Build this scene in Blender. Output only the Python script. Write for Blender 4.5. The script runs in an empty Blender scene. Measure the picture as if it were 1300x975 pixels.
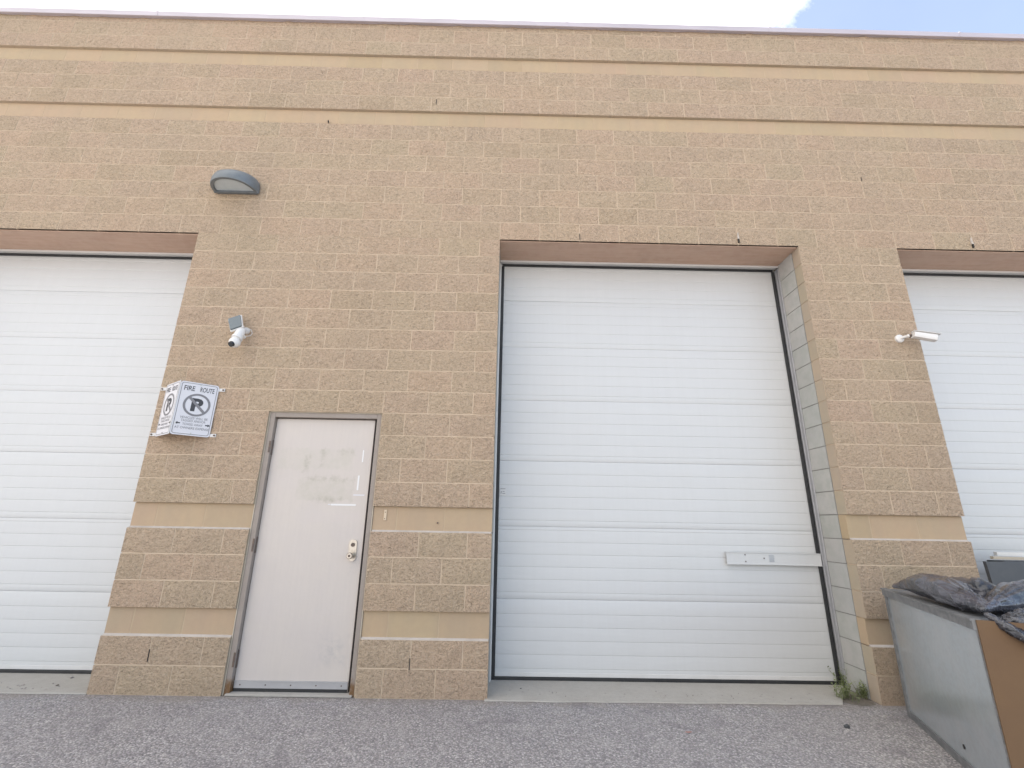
import bpy, bmesh, math, random
from mathutils import Vector, Matrix, noise
random.seed(7)
S = bpy.context.scene
C = S.collection
R = math.radians

# ------------------------------------------------------------------ camera
PITCH, YAW, ROLL = .2910, .0087, .0173
CAM = Vector((.1111, -4.0643, 1.2816))
fw = Vector((math.sin(YAW)*math.cos(PITCH), math.cos(YAW)*math.cos(PITCH), math.sin(PITCH)))
rt = Vector((math.cos(YAW), -math.sin(YAW), 0))
up = rt.cross(fw)
r2 = rt*math.cos(ROLL) + up*math.sin(ROLL)
u2 = -rt*math.sin(ROLL) + up*math.cos(ROLL)
cd = bpy.data.cameras.new('camera')
cam = bpy.data.objects.new('camera', cd); C.objects.link(cam)
cam.matrix_world = Matrix(((r2.x, u2.x, -fw.x, CAM.x), (r2.y, u2.y, -fw.y, CAM.y), (r2.z, u2.z, -fw.z, CAM.z), (0, 0, 0, 1)))
cd.sensor_width = 36; cd.lens = 36*589.736/1300
cd.clip_start = .05; cd.clip_end = 2000
S.camera = cam
S.render.resolution_x = 1024; S.render.resolution_y = 768

# ------------------------------------------------------------------ sun, sky, exposure
TO_SUN = Vector((-.691, .3633, .625)).normalized()
EL = math.asin(TO_SUN.z); AZ = math.atan2(TO_SUN.x, TO_SUN.y)
sl = bpy.data.lights.new('sun', 'SUN'); sl.energy = 4.0; sl.angle = R(.53); sl.color = (1, .95, .87)
sun = bpy.data.objects.new('sun', sl); C.objects.link(sun)
sun.rotation_euler = (-TO_SUN).to_track_quat('-Z', 'Y').to_euler()
sun.location = (-20, 10, 20)
S.view_settings.view_transform = 'Standard'; S.view_settings.look = 'None'
S.view_settings.gamma = 1; S.view_settings.use_curve_mapping = False
S.view_settings.exposure = 2.0

def node(nt, t, **kw):
    n = nt.nodes.new(t)
    ins = kw.pop('ins', {})
    for k, v in kw.items(): setattr(n, k, v)
    for k, v in ins.items():
        if isinstance(v, bpy.types.NodeSocket): nt.links.new(v, n.inputs[k])
        else: n.inputs[k].default_value = v
    return n
def mathn(nt, op, a, b=None, clamp=False):
    n = nt.nodes.new('ShaderNodeMath'); n.operation = op; n.use_clamp = clamp
    for i, v in enumerate((a, b)):
        if v is None: continue
        if isinstance(v, bpy.types.NodeSocket): nt.links.new(v, n.inputs[i])
        else: n.inputs[i].default_value = v
    return n.outputs[0]
def mixc(nt, fac, a, b, mode='MIX'):
    n = nt.nodes.new('ShaderNodeMix'); n.data_type = 'RGBA'; n.blend_type = mode
    for i, v in ((0, fac), (6, a), (7, b)):
        if isinstance(v, bpy.types.NodeSocket): nt.links.new(v, n.inputs[i])
        else: n.inputs[i].default_value = v if i == 0 else (*v[:3], 1)
    return n.outputs[2]
def ramp(nt, fac, stops, interp='LINEAR'):
    n = nt.nodes.new('ShaderNodeValToRGB'); cr = n.color_ramp; cr.interpolation = interp
    while len(cr.elements) < len(stops): cr.elements.new(.5)
    for e, (p, c) in zip(cr.elements, stops):
        e.position = p; e.color = (c, c, c, 1) if isinstance(c, (int, float)) else (*c[:3], 1)
    nt.links.new(fac, n.inputs[0]); return n.outputs[0]

W = bpy.data.worlds.new('World'); S.world = W; W.use_nodes = True
nt = W.node_tree; nt.nodes.clear()
sky = node(nt, 'ShaderNodeTexSky', sky_type='NISHITA', sun_disc=False, sun_elevation=EL, sun_rotation=AZ)
sky.air_density = 1.0; sky.dust_density = 1.0; sky.ozone_density = 1.2
tc = node(nt, 'ShaderNodeTexCoord').outputs['Generated']
n1 = node(nt, 'ShaderNodeTexNoise', ins={'Vector': tc, 'Scale': 3.2, 'Detail': 9, 'Roughness': .58, 'Distortion': .25}).outputs['Fac']
dt = node(nt, 'ShaderNodeVectorMath', operation='DOT_PRODUCT', ins={0: tc, 1: Vector((-.80, .30, -.12))}).outputs['Value']
bank = mathn(nt, 'ADD', mathn(nt, 'MULTIPLY', dt, 1.5), mathn(nt, 'MULTIPLY', n1, 1.6))
CLOUD_T = .34
mask = ramp(nt, mathn(nt, 'SUBTRACT', bank, CLOUD_T-.5), [(.36, 0.0), (.48, .55), (.62, 1.0)], 'EASE')
n2 = node(nt, 'ShaderNodeTexNoise', ins={'Vector': tc, 'Scale': 7, 'Detail': 6, 'Roughness': .5}).outputs['Fac']
ccol = mixc(nt, n2, (5.0, 4.9, 4.85), (6.7, 6.5, 6.35))
skc = mixc(nt, mathn(nt, 'MAXIMUM', mask, .14), sky.outputs[0], ccol)
SKY_STRENGTH = .09
bg = node(nt, 'ShaderNodeBackground', ins={'Color': skc, 'Strength': SKY_STRENGTH})
wo = node(nt, 'ShaderNodeOutputWorld', ins={'Surface': bg.outputs[0]})

# ------------------------------------------------------------------ helpers
class MB:
    """collects simple shapes; build() links them as one mesh object"""
    def __init__(s): s.v = []; s.f = []; s.m = []
    def add(s, vs, fs, mi=0):
        o = len(s.v); s.v += [tuple(v) for v in vs]; s.f += [tuple(i+o for i in f) for f in fs]; s.m += [mi]*len(fs); return s
    def box(s, a, b, mi=0, c=0.0):
        (x0, y0, z0), (x1, y1, z1) = a, b
        if c <= 0:
            vs = [(x, y, z) for x in (x0, x1) for y in (y0, y1) for z in (z0, z1)]
            return s.add(vs, [(0,1,3,2), (4,6,7,5), (0,4,5,1), (2,3,7,6), (0,2,6,4), (1,5,7,3)], mi)
        bm = bmesh.new(); bmesh.ops.create_cube(bm, size=1)
        for v in bm.verts: v.co = Vector(((x0+x1)/2+v.co.x*(x1-x0), (y0+y1)/2+v.co.y*(y1-y0), (z0+z1)/2+v.co.z*(z1-z0)))
        bmesh.ops.bevel(bm, geom=list(bm.edges), offset=c, segments=2, affect='EDGES', profile=.6)
        return s.addbm(bm, mi)
    def addbm(s, bm, mi=0, mat=None):
        bm.verts.ensure_lookup_table(); bm.verts.index_update()
        vs = [(mat @ v.co) if mat else v.co for v in bm.verts]
        s.add(vs, [[v.index for v in f.verts] for f in bm.faces], mi); bm.free(); return s
    def cyl(s, p0, p1, r0, r1=None, n=14, mi=0, caps=True):
        r1 = r0 if r1 is None else r1
        p0, p1 = Vector(p0), Vector(p1); d = (p1-p0).normalized()
        a = d.orthogonal().normalized(); b = d.cross(a)
        vs = [p + (a*math.cos(2*math.pi*i/n)+b*math.sin(2*math.pi*i/n))*r for p, r in ((p0, r0), (p1, r1)) for i in range(n)]
        fs = [(i, (i+1) % n, n+(i+1) % n, n+i) for i in range(n)]
        if caps: fs += [tuple(range(n))[::-1], tuple(range(n, 2*n))]
        return s.add(vs, fs, mi)
    def sphere(s, c, r, sx=1, sy=1, sz=1, sub=2, mi=0):
        bm = bmesh.new(); bmesh.ops.create_icosphere(bm, subdivisions=sub, radius=r)
        return s.addbm(bm, mi, Matrix.Translation(c) @ Matrix.Diagonal((sx, sy, sz, 1)))
    def quadbox(s, pts, t, mi=0):
        """slab: 4 corner points, thickness t along the normal"""
        p = [Vector(q) for q in pts]; n = (p[1]-p[0]).cross(p[3]-p[0]).normalized()*t
        vs = p + [q+n for q in p]
        return s.add(vs, [(3,2,1,0), (4,5,6,7), (0,1,5,4), (1,2,6,5), (2,3,7,6), (3,0,4,7)], mi)
    def prism(s, poly, y0, y1, mi=0):
        """poly in x,z extruded between y0 and y1"""
        n = len(poly); vs = [(x, y0, z) for x, z in poly]+[(x, y1, z) for x, z in poly]
        return s.add(vs, [tuple(range(n)), tuple(range(2*n-1, n-1, -1))]+[(i, i+n, (i+1) % n+n, (i+1) % n) for i in range(n)], mi)
    def mesh(s, name, mats, smooth=False):
        me = bpy.data.meshes.new(name); me.from_pydata(s.v, [], s.f)
        for m in (mats if isinstance(mats, (list, tuple)) else [mats]): me.materials.append(m)
        for p, mi in zip(me.polygons, s.m): p.material_index = mi; p.use_smooth = smooth
        bm = bmesh.new(); bm.from_mesh(me); bmesh.ops.recalc_face_normals(bm, faces=bm.faces); bm.to_mesh(me); bm.free()
        return me
    def build(s, name, mats, parent=None, smooth=False, sharp=None):
        o = link(name, s.mesh(name, mats, smooth or sharp is not None), parent)
        if sharp is not None: o.data.set_sharp_from_angle(angle=R(sharp))
        return o
def link(name, me, parent=None, mw=None):
    o = bpy.data.objects.new(name, me); C.objects.link(o)
    if parent: o.parent = parent; o.matrix_parent_inverse = Matrix.Translation(-parent_world(parent))
    if mw is not None: o.matrix_basis = mw
    return o
PW = {}
def parent_world(p): return PW.get(p.name, Vector((0, 0, 0)))
def tag(o, label=None, cat=None, group=None, kind=None):
    if label: o['label'] = label
    if cat: o['category'] = cat
    if group: o['group'] = group
    if kind: o['kind'] = kind
    return o
def thing(name, loc, label, cat, group=None):
    o = bpy.data.objects.new(name, None); C.objects.link(o); o.location = loc; o.empty_display_size = .1
    PW[o.name] = Vector(loc); return tag(o, label, cat, group)

# ------------------------------------------------------------------ materials
def mat(name, base, rough=.7, metal=0.0, bump=None, var=None, spec=None, extra=None):
    """bump: list of (scale, strength, distance); var: list of (scale, amount, colour) noise blends in world space"""
    m = bpy.data.materials.new(name); m.use_nodes = True; nt = m.node_tree
    b = nt.nodes['Principled BSDF']; b.inputs['Roughness'].default_value = rough; b.inputs['Metallic'].default_value = metal
    if spec is not None: b.inputs['Specular IOR Level'].default_value = spec
    pos = node(nt, 'ShaderNodeNewGeometry').outputs['Position']
    col = None
    rgb = node(nt, 'ShaderNodeRGB'); rgb.outputs[0].default_value = (*base, 1); col = rgb.outputs[0]
    for i, (sc, amt, c) in enumerate(var or []):
        vec = pos
        if isinstance(sc, (tuple, list)):
            vec = node(nt, 'ShaderNodeMapping', ins={'Vector': pos, 'Scale': sc}).outputs[0]; scv = 1.0
        else: scv = sc
        nz = node(nt, 'ShaderNodeTexNoise', ins={'Vector': vec, 'Scale': scv, 'Detail': 5, 'Roughness': .6}).outputs['Fac']
        col = mixc(nt, mathn(nt, 'MULTIPLY', ramp(nt, nz, [(.42, 0.0), (.62, 1.0)]), amt), col, c)
    if extra: col = extra(nt, pos, col, b) or col
    nt.links.new(col, b.inputs['Base Color'])
    nrm = None
    for sc, st, dist in bump or []:
        vec = pos
        if isinstance(sc, (tuple, list)):
            vec = node(nt, 'ShaderNodeMapping', ins={'Vector': pos, 'Scale': sc}).outputs[0]; scv = 1.0
        else: scv = sc
        nz = node(nt, 'ShaderNodeTexNoise', ins={'Vector': vec, 'Scale': scv, 'Detail': 4, 'Roughness': .65}).outputs['Fac']
        bn = node(nt, 'ShaderNodeBump', ins={'Height': nz, 'Strength': st, 'Distance': dist})
        if nrm is not None: nt.links.new(nrm, bn.inputs['Normal'])
        nrm = bn.outputs[0]
    if nrm is not None: nt.links.new(nrm, b.inputs['Normal'])
    return m

def block_extra(amount, speck):
    """each block its own tint, plus a fine aggregate speckle"""
    def f(nt, pos, col, b):
        oi = node(nt, 'ShaderNodeObjectInfo').outputs['Random']
        ri = node(nt, 'ShaderNodeNewGeometry').outputs['Random Per Island']
        rnd = mathn(nt, 'FRACT', mathn(nt, 'ADD', mathn(nt, 'MULTIPLY', oi, 7.31), mathn(nt, 'MULTIPLY', ri, 3.17)))
        tint = ramp(nt, rnd, [(0, (.86, .84, .74)), (.2, (1.0, .97, .92)), (.4, (1.06, .96, .90)), (.55, (.95, .96, .86)),
                              (.7, (1.03, 1.0, .93)), (.85, (1.02, .93, .90)), (1.0, (.93, .91, .86))])
        # the ramp clamps nothing above 1: multiply keeps it gentle
        col = mixc(nt, amount, col, tint, 'MULTIPLY')
        if speck:
            v = node(nt, 'ShaderNodeTexVoronoi', ins={'Vector': pos, 'Scale': 150}).outputs['Color']
            s = node(nt, 'ShaderNodeSeparateColor', ins={0: v}).outputs[0]
            col = mixc(nt, mathn(nt, 'MULTIPLY', ramp(nt, s, [(.0, 1.0), (.22, 0.0)]), .55*speck), col, (.16, .12, .085))
            col = mixc(nt, mathn(nt, 'MULTIPLY', ramp(nt, s, [(.8, 0.0), (1.0, 1.0)]), .5*speck), col, (.58, .48, .36))
        return col
    return f
M = {}
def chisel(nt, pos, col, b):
    """aggregate and painted-in pit shade of a split face: dark and pale grains a centimetre or so across, drawn out a little sideways"""
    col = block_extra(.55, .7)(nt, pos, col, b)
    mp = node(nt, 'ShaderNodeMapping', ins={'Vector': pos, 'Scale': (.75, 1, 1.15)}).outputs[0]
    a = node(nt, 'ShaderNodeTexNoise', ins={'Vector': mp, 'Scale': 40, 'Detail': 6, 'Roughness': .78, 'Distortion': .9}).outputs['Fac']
    col = mixc(nt, mathn(nt, 'MULTIPLY', ramp(nt, a, [(.34, 1.0), (.50, 0.0)]), .50), col, (.27, .20, .14))  # dark pits: self-shadow of the rough face put into the colour
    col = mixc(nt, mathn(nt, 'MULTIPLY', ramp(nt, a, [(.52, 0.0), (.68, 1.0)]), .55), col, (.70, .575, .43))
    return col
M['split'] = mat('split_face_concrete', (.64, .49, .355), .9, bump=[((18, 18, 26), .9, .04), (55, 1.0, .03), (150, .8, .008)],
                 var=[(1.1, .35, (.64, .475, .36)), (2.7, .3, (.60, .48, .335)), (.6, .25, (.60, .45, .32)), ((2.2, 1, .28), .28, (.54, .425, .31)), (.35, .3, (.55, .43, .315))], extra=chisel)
M['smooth'] = mat('smooth_concrete', (.455, .348, .228), .85, bump=[(120, .15, .004), (30, .1, .01)],
                  var=[(.9, .5, (.43, .315, .235)), (3.5, .35, (.425, .35, .235)), ((9, 1, 1.2), .3, (.38, .305, .22)), (20, .15, (.37, .28, .195))], extra=block_extra(.45, 0.0))
M['end'] = mat('block_end', (.40, .335, .255), .85, bump=[(100, .3, .005)], var=[(3, .5, (.36, .32, .265)), (14, .4, (.44, .36, .265))], extra=block_extra(.5, 0))
M['mortar'] = mat('mortar', (.60, .475, .345), .95, bump=[(90, .4, .006), (14, .3, .01)], var=[(1.7, .5, (.54, .42, .30)), (8, .3, (.62, .50, .37))])
M['flush'] = mat('tan_flush_joint', (.46, .35, .235), .9, bump=[(90, .3, .004)], var=[(3, .5, (.50, .39, .27)), (12, .4, (.42, .32, .21))])
M['wash'] = mat('grey_mortar_ledge', (.52, .47, .42), .95, bump=[(60, .4, .008)], var=[(5, .5, (.36, .31, .26))])
M['greyblock'] = mat('grey_painted_block', (.43, .435, .42), .8, bump=[(110, .3, .005), (20, .2, .01)], var=[(2.2, .5, (.46, .45, .42)), (9, .55, (.34, .36, .33)), (1.2, .4, (.37, .37, .37))], extra=block_extra(.35, 0))
M['greymortar'] = mat('grey_joint', (.25, .245, .23), .95, bump=[(80, .4, .006)])
M['soffit'] = mat('lintel_paint', (.52, .36, .27), .7, bump=[(8, .3, .01), (60, .25, .004)], var=[(2.5, .6, (.46, .33, .25)), ((3, 30, 30), .45, (.40, .25, .18)), (14, .35, (.56, .41, .32))])
M['door'] = mat('white_steel_sheet', (.60, .605, .60), .42, bump=[((1.2, 1, 5), .25, .012), (55, .06, .002)], var=[((.8, 1, 6), .25, (.565, .575, .575)), (1.3, .22, (.585, .585, .57)), ((30, 1, 1.5), .10, (.53, .53, .51))])
M['trim'] = mat('white_metal_trim', (.66, .655, .64), .45, bump=[(40, .1, .003)], var=[(7, .3, (.55, .54, .51))])
M['silver'] = mat('galvanised_angle', (.50, .50, .51), .42, .55, bump=[(25, .1, .004)], var=[(9, .35, (.40, .40, .42))])
M['rubber'] = mat('black_rubber', (.02, .021, .023), .6, bump=[(60, .2, .004)], var=[(9, .3, (.05, .05, .048))])
def concrete_extra(nt, pos, col, b):
    v = node(nt, 'ShaderNodeTexNoise', ins={'Vector': pos, 'Scale': 240, 'Detail': 2}).outputs['Fac']
    return mixc(nt, mathn(nt, 'MULTIPLY', ramp(nt, v, [(.56, 0.0), (.66, 1.0)]), .35), col, (.20, .19, .17))
M['concrete'] = mat('concrete_sill', (.42, .395, .355), .9, bump=[(80, .35, .006), (9, .3, .02)], var=[(2.3, .5, (.37, .345, .31)), (7, .35, (.47, .45, .41)), (30, .2, (.30, .28, .25))], extra=concrete_extra)
M['frame'] = mat('taupe_frame_paint', (.285, .245, .225), .5, bump=[(30, .12, .004)], var=[(3, .3, (.32, .285, .26)), (25, .2, (.23, .19, .165))])
M['cream'] = mat('cream_caulk', (.50, .44, .35), .7, bump=[(60, .3, .004)], var=[(9, .4, (.42, .35, .26))])
M['dark'] = mat('dark_gap', (.03, .027, .025), .8)
M['hinge'] = mat('worn_hinge', (.11, .085, .075), .5, .4, var=[(40, .5, (.2, .14, .1))])
M['chrome'] = mat('satin_metal', (.56, .52, .46), .3, .9, bump=[(60, .1, .002)], var=[(30, .35, (.34, .30, .25))])
M['tape'] = mat('old_tape', (.74, .73, .72), .6, bump=[(60, .3, .003)])
M['steel'] = mat('coping_metal', (.52, .475, .51), .5, .1, bump=[(6, .12, .01)], var=[((1.5, 8, 8), .35, (.36, .33, .35))])
M['galv'] = mat('galvanised_panel', (.45, .495, .525), .20, .5, bump=[(3, .05, .006), (90, .05, .001)],
                var=[(30, .5, (.40, .425, .44)), (5, .4, (.52, .535, .545))])
M['galvedge'] = mat('dull_grey_edge', (.17, .175, .18), .5, .3, bump=[(30, .15, .003)], var=[(18, .5, (.30, .30, .30))])
M['tan'] = mat('tan_board', (.165, .10, .052), .8, bump=[(120, .1, .002), ((4, 4, 40), .08, .003)], var=[(2.5, .5, (.14, .085, .05)), (14, .2, (.18, .112, .06))])
M['charcoal'] = mat('charcoal_board', (.075, .08, .088), .55, .2, bump=[(60, .1, .003)], var=[(6, .4, (.105, .11, .115))])
M['bronze'] = mat('grey_cast_housing', (.15, .17, .182), .45, .1, bump=[(80, .15, .002)], var=[(14, .3, (.22, .24, .25))])
M['lens'] = mat('frosted_lens', (.52, .58, .60), .25, bump=[((60, 60, 60), .3, .004)], var=[(12, .3, (.42, .48, .50))])
M['plastic'] = mat('white_plastic', (.74, .73, .71), .35, bump=[(60, .03, .001)], var=[(25, .25, (.66, .645, .62))])
M['glass'] = mat('dark_glass', (.03, .033, .036), .12)
M['solar'] = mat('solar_cell', (.10, .13, .145), .25, bump=[(50, .03, .001)], var=[(20, .3, (.13, .16, .17))])
M['sign'] = mat('white_sign_face', (.66, .655, .68), .45, bump=[(18, .04, .002)], var=[(11, .3, (.61, .605, .63))])
M['ink'] = mat('black_ink', (.04, .04, .045), .5)
M['greyink'] = mat('faded_grey_ink', (.20, .195, .205), .5)
M['wood'] = mat('pale_strip', (.62, .50, .36), .7, bump=[(60, .3, .004)])
M['leaf'] = mat('weed_leaf', (.20, .24, .10), .6, var=[(30, .6, (.27, .28, .15)), (60, .4, (.09, .13, .045))])
M['soil'] = mat('dusty_soil', (.20, .175, .145), .95, bump=[(60, .8, .02), (200, .5, .006)], var=[(18, .6, (.29, .26, .22)), (60, .4, (.12, .10, .08))])

def leaf_door(nt, pos, col, b):
    """old marks on the entry door: rubbed rectangles of tape glue and grey scuffs low down"""
    def rect(cx, cz, w, h, soft):
        s = node(nt, 'ShaderNodeSeparateXYZ', ins={0: pos})
        nz = node(nt, 'ShaderNodeTexNoise', ins={'Vector': pos, 'Scale': 22, 'Detail': 3}).outputs['Fac']
        wob = mathn(nt, 'MULTIPLY', mathn(nt, 'SUBTRACT', nz, .5), .09)
        dx = mathn(nt, 'SUBTRACT', mathn(nt, 'ABSOLUTE', mathn(nt, 'SUBTRACT', s.outputs[0], cx)), w/2)
        dz = mathn(nt, 'SUBTRACT', mathn(nt, 'ABSOLUTE', mathn(nt, 'SUBTRACT', s.outputs[2], cz)), h/2)
        d = mathn(nt, 'ADD', mathn(nt, 'MAXIMUM', dx, dz), wob)
        return mathn(nt, 'MULTIPLY', d, -1/soft, True)
    pn = node(nt, 'ShaderNodeTexNoise', ins={'Vector': pos, 'Scale': 13, 'Detail': 5, 'Roughness': .7}).outputs['Fac']
    pr = ramp(nt, pn, [(.40, 0.0), (.62, 1.0)])
    for (cx, cz, w, h, c, a) in ((-1.55, 1.79, .66, .20, (.51, .475, .415), .7), (-1.44, 1.53, .50, .20, (.50, .465, .40), .75),
                                 (-1.34, 1.30, .5, .10, (.57, .51, .48), .5)):
        f = mathn(nt, 'MULTIPLY', rect(cx, cz, w, h, .02), mathn(nt, 'MULTIPLY', mathn(nt, 'ADD', mathn(nt, 'MULTIPLY', pr, .7), .3), a))
        col = mixc(nt, f, col, c)
    for (cx, cz, w, h) in ((-1.40, 1.625, .40, .012), (-1.42, 1.445, .22, .010), (-1.32, 1.86, .16, .012), (-1.63, 1.75, .012, .12), (-1.50, 1.80, .010, .14)):
        col = mixc(nt, mathn(nt, 'MULTIPLY', rect(cx, cz, w+.05, h+.05, .035), mathn(nt, 'MULTIPLY', pr, .55)), col, (.34, .315, .25))
    f = mathn(nt, 'MULTIPLY', rect(-1.22, .30, .26, .26, .12), mathn(nt, 'MULTIPLY', pr, .65))
    col = mixc(nt, f, col, (.38, .365, .36))
    f = mathn(nt, 'MULTIPLY', rect(-1.14, .93, .08, .16, .04), mathn(nt, 'MULTIPLY', pr, .5))
    return mixc(nt, f, col, (.42, .39, .37))
M['leafdoor'] = mat('blush_white_door_paint', (.58, .525, .475), .5, bump=[(2.5, .25, .02), (120, .08, .002)],
                    var=[(1.4, .35, (.51, .465, .435)), (4, .25, (.545, .495, .475)), ((40, 1, 3), .08, (.42, .38, .36))], extra=leaf_door)
def rust(nt, pos, col, b):
    s = node(nt, 'ShaderNodeSeparateXYZ', ins={0: pos})
    nz = node(nt, 'ShaderNodeTexNoise', ins={'Vector': pos, 'Scale': 18, 'Detail': 5, 'Roughness': .7}).outputs['Fac']
    h = mathn(nt, 'SUBTRACT', 1.0, mathn(nt, 'MULTIPLY', s.outputs[2], 4.5), True)
    f = ramp(nt, mathn(nt, 'MULTIPLY', nz, mathn(nt, 'MULTIPLY', h, 2.0)), [(.4, 0.0), (.8, 1.0)])
    return mixc(nt, f, col, (.16, .085, .035))
M['frame_rust'] = mat('taupe_frame_paint_rusty', (.30, .255, .22), .55, bump=[(30, .15, .004)], var=[(3, .3, (.32, .285, .26)), (25, .2, (.23, .19, .165))], extra=rust)

def asphalt():
    m = bpy.data.materials.new('worn_asphalt'); m.use_nodes = True; nt = m.node_tree; b = nt.nodes['Principled BSDF']
    pos = node(nt, 'ShaderNodeNewGeometry').outputs['Position']
    v1 = node(nt, 'ShaderNodeTexVoronoi', ins={'Vector': pos, 'Scale': 92, 'Randomness': 1})
    v2 = node(nt, 'ShaderNodeTexVoronoi', ins={'Vector': pos, 'Scale': 210, 'Randomness': 1})
    r1 = node(nt, 'ShaderNodeSeparateColor', ins={0: v1.outputs['Color']})
    stone = ramp(nt, r1.outputs[0], [(0, (.18, .165, .168)), (.3, (.34, .315, .315)), (.6, (.48, .445, .445)), (.85, (.60, .56, .555)), (1, (.86, .81, .78))])
    warm = mixc(nt, mathn(nt, 'MULTIPLY', ramp(nt, r1.outputs[1], [(.6, 0.0), (1, 1.0)]), .5), stone, (.31, .265, .225))
    stone2 = ramp(nt, node(nt, 'ShaderNodeSeparateColor', ins={0: v2.outputs['Color']}).outputs[0], [(0, .11), (.6, .32), (1, .62)])
    col = mixc(nt, .3, warm, stone2)
    edge = ramp(nt, v1.outputs['Distance'], [(.35, 0.0), (.75, 1.0)])
    col = mixc(nt, mathn(nt, 'MULTIPLY', edge, .65), col, (.15, .14, .143))
    big = node(nt, 'ShaderNodeTexNoise', ins={'Vector': pos, 'Scale': 1.3, 'Detail': 6, 'Roughness': .6}).outputs['Fac']
    col = mixc(nt, mathn(nt, 'MULTIPLY', ramp(nt, big, [(.38, 0.0), (.66, 1.0)]), .22), col, (.27, .255, .26))
    big2 = node(nt, 'ShaderNodeTexNoise', ins={'Vector': pos, 'Scale': 5, 'Detail': 5}).outputs['Fac']
    col = mixc(nt, mathn(nt, 'MULTIPLY', ramp(nt, big2, [(.5, 0.0), (.75, 1.0)]), .3), col, (.46, .43, .41))
    sy = node(nt, 'ShaderNodeSeparateXYZ', ins={0: pos}).outputs[1]
    near = mathn(nt, 'ADD', mathn(nt, 'MULTIPLY', sy, 3.2), mathn(nt, 'MULTIPLY', big2, 1.1))
    col = mixc(nt, mathn(nt, 'MULTIPLY', ramp(nt, near, [(.05, 0.0), (.5, 1.0)]), .55), col, (.25, .215, .18))
    tar = node(nt, 'ShaderNodeTexNoise', ins={'Vector': pos, 'Scale': 2.1, 'Detail': 3, 'Distortion': 1.0}).outputs['Fac']
    col = mixc(nt, mathn(nt, 'MULTIPLY', ramp(nt, tar, [(.60, 0.0), (.68, 1.0)]), .38), col, (.17, .155, .165))
    nt.links.new(col, b.inputs['Base Color']); b.inputs['Roughness'].default_value = .85
    h = mathn(nt, 'SUBTRACT', 1.0, v1.outputs['Distance'])
    b1 = node(nt, 'ShaderNodeBump', ins={'Height': h, 'Strength': .7, 'Distance': .008})
    b2 = node(nt, 'ShaderNodeBump', ins={'Height': v2.outputs['Distance'], 'Strength': .4, 'Distance': .003, 'Normal': b1.outputs[0]})
    nt.links.new(b2.outputs[0], b.inputs['Normal'])
    return m
M['asphalt'] = asphalt()
M['stone'] = mat('loose_stone', (.34, .325, .32), .9, bump=[(120, .4, .004)], extra=block_extra(.6, 0), var=[(25, .6, (.20, .19, .19)), (60, .5, (.48, .45, .42))])

def bag_mat(nm='dark_plastic_film', hi=(.095, .095, .12)):
    m = bpy.data.materials.new(nm); m.use_nodes = True; nt = m.node_tree; b = nt.nodes['Principled BSDF']
    pos = node(nt, 'ShaderNodeNewGeometry').outputs['Position']
    mp = node(nt, 'ShaderNodeMapping', ins={'Vector': pos, 'Scale': (9, 3.5, 9), 'Rotation': (.2, .3, .4)}).outputs[0]
    nz = node(nt, 'ShaderNodeTexNoise', ins={'Vector': mp, 'Scale': 1.5, 'Detail': 3, 'Roughness': .5, 'Distortion': 1.6}).outputs['Fac']
    rid = ramp(nt, nz, [(.40, 0.0), (.48, .8), (.50, 1.0), (.52, .8), (.60, 0.0)])
    bn = node(nt, 'ShaderNodeBump', ins={'Height': rid, 'Strength': .35, 'Distance': .010})
    nt.links.new(bn.outputs[0], b.inputs['Normal'])
    big = node(nt, 'ShaderNodeTexNoise', ins={'Vector': pos, 'Scale': 5.5, 'Detail': 2, 'Distortion': .8}).outputs['Fac']
    c = mixc(nt, ramp(nt, big, [(.40, 0.0), (.60, 1.0)]), (.022, .027, .036), hi)
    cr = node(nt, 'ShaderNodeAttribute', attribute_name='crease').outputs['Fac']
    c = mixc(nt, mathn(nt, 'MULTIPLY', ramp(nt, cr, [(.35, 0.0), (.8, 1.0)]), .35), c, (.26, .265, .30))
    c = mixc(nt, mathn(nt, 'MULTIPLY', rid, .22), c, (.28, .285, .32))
    nt.links.new(c, b.inputs['Base Color']); b.inputs['Roughness'].default_value = .22
    b.inputs['Specular IOR Level'].default_value = .6
    b.inputs['Coat Weight'].default_value = .5; b.inputs['Coat Roughness'].default_value = .12
    tr = node(nt, 'ShaderNodeBsdfTransparent', ins={'Color': (.55, .54, .58, 1)})
    mx = node(nt, 'ShaderNodeMixShader', ins={0: .22, 1: b.outputs[0], 2: tr.outputs[0]})
    nt.links.new(mx.outputs[0], nt.nodes['Material Output'].inputs['Surface'])
    return m
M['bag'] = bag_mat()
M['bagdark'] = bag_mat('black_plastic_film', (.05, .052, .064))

# ------------------------------------------------------------------ ground
g = MB()
g.add([(-300, -300, 0), (300, -300, 0), (300, 300, 0), (-300, 300, 0)], [(0, 1, 2, 3)])
tag(g.build('pavement', M['asphalt']), kind='structure')

# ------------------------------------------------------------------ the building
BX0, BX1 = -8.0, 9.0
TOPZ = 6.9
DD = .41            # overhead door plane
OPEN = [(-6.0, -3.0), (0.0, 3.0), (4.0, 7.0)]
DOOR = (-2.0, -1.0, 2.2)
SMOOTH = {3, 7, 28, 32}
bld = thing('warehouse_building', (0, 0, 0), 'tan split-face block industrial building with white overhead doors and one grey-framed side door', 'building')
def void(x, z):
    """is there an opening here"""
    for a, b in OPEN:
        if a < x < b and z < 4.0: return True
    return DOOR[0] < x < DOOR[1] and z < DOOR[2]

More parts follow.
